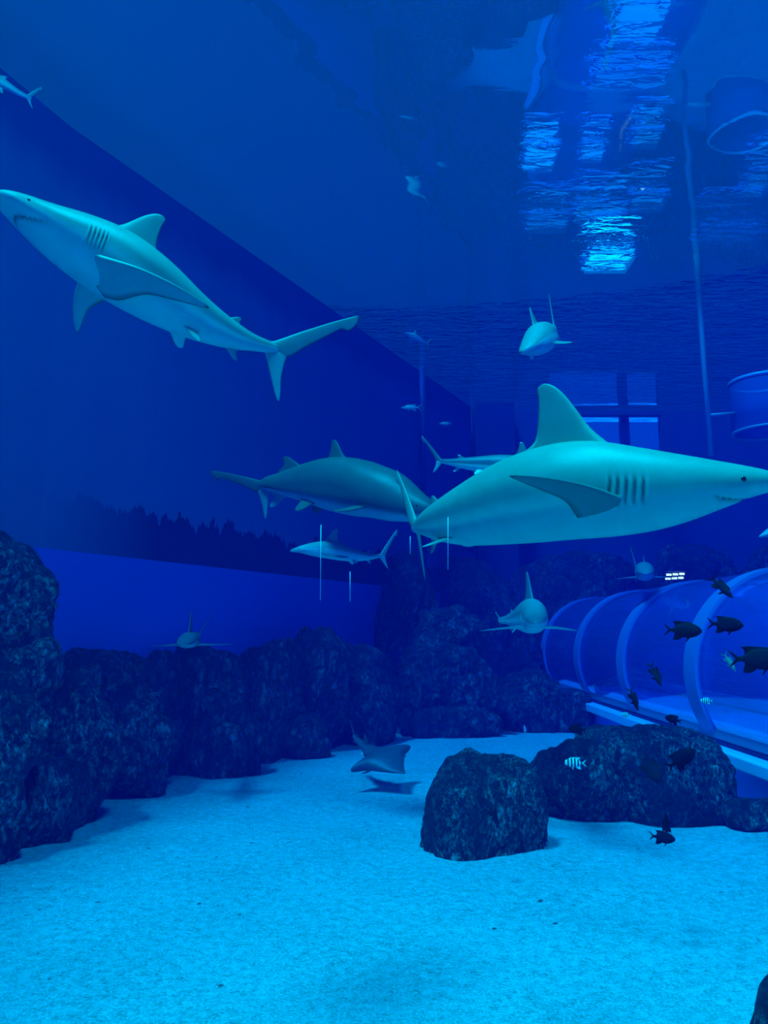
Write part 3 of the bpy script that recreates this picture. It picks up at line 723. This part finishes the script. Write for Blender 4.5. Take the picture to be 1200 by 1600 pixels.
# ------------------------------------------------------------------ bony fish
DAM = [(0, .02, .03, .01), (.03, .065, .065, .025), (.10, .13, .12, .05), (.20, .185, .17, .07), (.33, .215, .20, .078), (.48, .21, .20, .068), (.60, .165, .16, .048), (.70, .10, .10, .03), (.77, .055, .052, .016), (.86, .05, .05, .010)]
SLIM = [(0, .01, .01, .01), (.04, .03, .03, .02), (.12, .06, .06, .04), (.25, .09, .09, .055), (.4, .10, .10, .06), (.55, .09, .09, .05), (.68, .065, .065, .035), (.78, .04, .04, .018), (.86, .03, .03, .01)]
def fish(name, px, py, Y, Lpx, ang, yaw, label, cat='fish', group=None, prof=DAM, col=(.003, .005, .008), stripes=False, roll=0, belly=None, fins=1.0):
    """ang: direction of the nose in the picture, degrees anticlockwise from right; yaw turns it out of the picture plane"""
    c = P(px, py, Y); L = Lpx / F * Y / max(.35, math.cos(math.radians(yaw)))
    vs, fs, cs = [], [], []
    seg = 20
    tb = lambda i: [(r[0], r[i]) for r in prof]
    xs = [i / 34 * .86 for i in range(35)]
    def colour(x, z):
        k_ = col
        if stripes: k_ = (.95, .95, .95) if math.sin((x - .05) * 2 * math.pi / .155) > -.1 else (.01, .01, .02)
        elif belly: k_ = tuple(a + (b - a) * min(1, max(0, .5 - z * 8)) for a, b in zip(col, belly))
        return k_
    for x in xs:
        t, b, w = cubic(tb(1), x), cubic(tb(2), x), cubic(tb(3), x)
        for k_ in range(seg):
            a = 2 * math.pi * k_ / seg; z = (t if math.sin(a) > 0 else b) * math.sin(a)
            vs.append(Vector((.45 - x, w * math.cos(a), z))); cs.append(colour(x, z))
    for i in range(len(xs) - 1):
        for k_ in range(seg): fs.append((i * seg + k_, i * seg + (k_ + 1) % seg, (i + 1) * seg + (k_ + 1) % seg, (i + 1) * seg + k_))
    fs.append(tuple(range(seg))[::-1]); fs.append(tuple(range((len(xs) - 1) * seg, len(xs) * seg)))
    X = Vector((-1, 0, 0)); Z = Vector((0, 0, 1)); N = Vector((0, 1, 0)); h = max(r[1] for r in prof) * fins
    dcol = (.6, .6, .62) if stripes else tuple(q * .7 for q in col)
    def ff(x0, z0, B, st, A=X, NN=N): fin(vs, fs, cs, Vector((.45 - x0, 0, z0)), A, B, NN, st, 1.0, dcol, m=6)
    # caudal lobes, forked
    ff(.80, .0, Z, [((0, .02), (.02, -.03), .012), ((.05, .055), (.08, -.01), .008), ((.11, .10), (.13, .045), .005), ((.17, .145), (.18, .11), .003), ((.22, .175), (.22, .17), .001)])
    ff(.80, .0, -Z, [((0, .02), (.02, -.03), .012), ((.05, .055), (.08, -.01), .008), ((.11, .10), (.13, .045), .005), ((.17, .145), (.18, .11), .003), ((.22, .175), (.22, .17), .001)])
    # dorsal: spiny front, pointed rear
    ff(.22, h * .80, Z, [((0, -.06), (.50, -.11), .012), ((.02, .02), (.50, -.03), .010), ((.10, .065), (.50, .0), .007), ((.30, .075), (.52, .03), .005), ((.42, .085), (.55, .055), .003), ((.52, .07), (.57, .065), .001)])
    ff(.50, -h * .82, -Z, [((0, -.06), (.22, -.10), .012), ((.02, .02), (.24, -.03), .009), ((.08, .07), (.25, .02), .006), ((.16, .10), (.26, .06), .003), ((.24, .10), (.27, .09), .001)])
    for sg in (-1, 1):
        B = Vector((-.35, .3 * sg, -.9)).normalized(); ff(.30, -h * .80, B, [((0, -.05), (.08, -.05), .01), ((.0, .0), (.08, .0), .008), ((.03, .09), (.07, .08), .005), ((.06, .16), (.07, .155), .001)])
        B = Vector((-.7, .6 * sg, -.2)).normalized(); A2 = (X - B * X.dot(B)).normalized()
        p0 = len(vs); fin(vs, fs, cs, Vector((.45 - .27, sg * .05, -.02)), A2, B, A2.cross(B), [((0, -.03), (.05, -.03), .006), ((0, .0), (.06, .0), .005), ((.01, .08), (.08, .07), .004), ((.05, .14), (.07, .13), .001)], 1.0, dcol, m=6)
    r = ray(px, py).normalized(); right = r.cross(Vector((0, 0, 1))).normalized(); up = right.cross(r)
    a = math.radians(ang); y_ = math.radians(yaw)
    nose = (right * math.cos(a) + up * math.sin(a)) * math.cos(y_) - r * math.sin(y_)
    uph = (-right * math.sin(a) + up * math.cos(a))
    if math.cos(a) < -1e-6 or roll == 180: uph = -uph
    if roll and roll != 180: uph = Matrix.Rotation(math.radians(roll), 3, nose) @ uph
    sd = nose.cross(uph).normalized(); uph = sd.cross(nose).normalized()
    M = Matrix((nose, sd, uph)).transposed() * L
    ob = meshobj(name, [M @ v for v in vs], fs, FSKIN, colors=cs); ob.location = c
    bm = bmesh.new(); bm.from_mesh(ob.data); bmesh.ops.recalc_face_normals(bm, faces=bm.faces); bm.to_mesh(ob.data); bm.free()
    tag(ob, label, cat, group)
    if L > .06:
        for sg in (-1, 1):
            bm = bmesh.new(); bmesh.ops.create_uvsphere(bm, u_segments=10, v_segments=8, radius=.022 * L); me = bpy.data.meshes.new('eye'); bm.to_mesh(me); bm.free()
            eo = link('eye', me, EYE_M, ob); eo.location = M @ Vector((.45 - .12, sg * cubic(tb(3), .12) * .85, .03))
    return ob
GD = 'dark damselfish swimming near the tunnel and the rocks'
fish('damselfish', 1070, 985, 3.6, 54, -3, 12, 'dark damselfish facing right in front of the tunnel, left of another', group=GD, col=(.006, .010, .014))
fish('damselfish', 1136, 976, 3.7, 50, -4, 20, 'dark oval damselfish facing right on the nearest tunnel rib', group=GD, fins=.9)
fish('damselfish', 1187, 1030, 3.1, 76, 0, 5, 'largest dark damselfish, cut by the right picture edge', group=GD, col=(.006, .010, .014))
fish('damselfish', 1129, 919, 3.9, 46, -48, 30, 'slim dark damselfish diving at the top of the tunnel', group=GD, prof=SLIM)
fish('damselfish', 1025, 1055, 4.2, 38, -68, 25, 'dark damselfish pointing down in the middle of the tunnel side', group=GD, prof=SLIM)
fish('damselfish', 991, 1094, 4.2, 36, -72, 10, 'slim dark damselfish pointing down at the foot of a tunnel rib', group=GD, prof=SLIM)
fish('damselfish', 1051, 1124, 4.6, 24, 165, 30, 'small round dark damselfish on the tunnel kerb', group=GD)
fish('damselfish', 901, 1139, 5.4, 26, 175, 35, 'small dark damselfish just above the left end of the long rock', group=GD)
fish('damselfish', 1019, 1204, 5.0, 42, -58, 30, 'dark damselfish in front of the long rock, left of the black one', group=GD, prof=DAM)
fish('damselfish', 1066, 1185, 4.4, 50, 35, 15, 'black ragged-finned damselfish in front of the long rock', group=GD)
fish('damselfish', 772, 1276, 6.2, 30, -70, 20, 'tiny dark damselfish against the pale-speckled rock', group=GD, prof=SLIM)
fish('damselfish', 1041, 1288, 4.9, 34, 88, 20, 'dark damselfish pointing straight up over the open sand', group=GD, prof=SLIM)
fish('damselfish', 1037, 1309, 4.9, 36, -4, 10, 'dark damselfish facing right, under the upright one over sand', group=GD)
GQ = 'striped sergeant fish'
fish('sergeant_fish', 897, 1192, 5.2, 32, 180, 8, 'black and white striped fish facing left before the long rock', group=GQ, stripes=True)
fish('sergeant_fish', 1103, 1095, 5.2, 18, 180, 10, 'tiny striped fish at the foot of the nearest tunnel rib', group=GQ, stripes=True)
fish('sergeant_fish', 977, 1117, 6.2, 15, 175, 10, 'tiny striped fish against the blue ledge below the kerb', group=GQ, stripes=True)
fish('sergeant_fish', 1141, 1036, 4.6, 32, -62, 15, 'pale fish diving beside the largest damselfish', group=GQ, prof=SLIM, col=(.12, .2, .22))
GF = 'small pale fish far back'
fish('pale_fish', 641, 637, 12.5, 32, 180, 10, 'pale silvery fish left of the dark vertical pipe', group=GF, prof=SLIM, col=(.5, .6, .6))
fish('pale_fish', 695, 662, 14, 20, 180, 10, 'tiny pale fish right of the dark vertical pipe', group=GF, prof=SLIM, col=(.45, .55, .55))
fish('pale_fish', 820, 1139, 12.5, 13, 100, 10, 'tiny pale fish above the far sand by the dark block', group=GF, prof=SLIM, col=(.8, .85, .85))
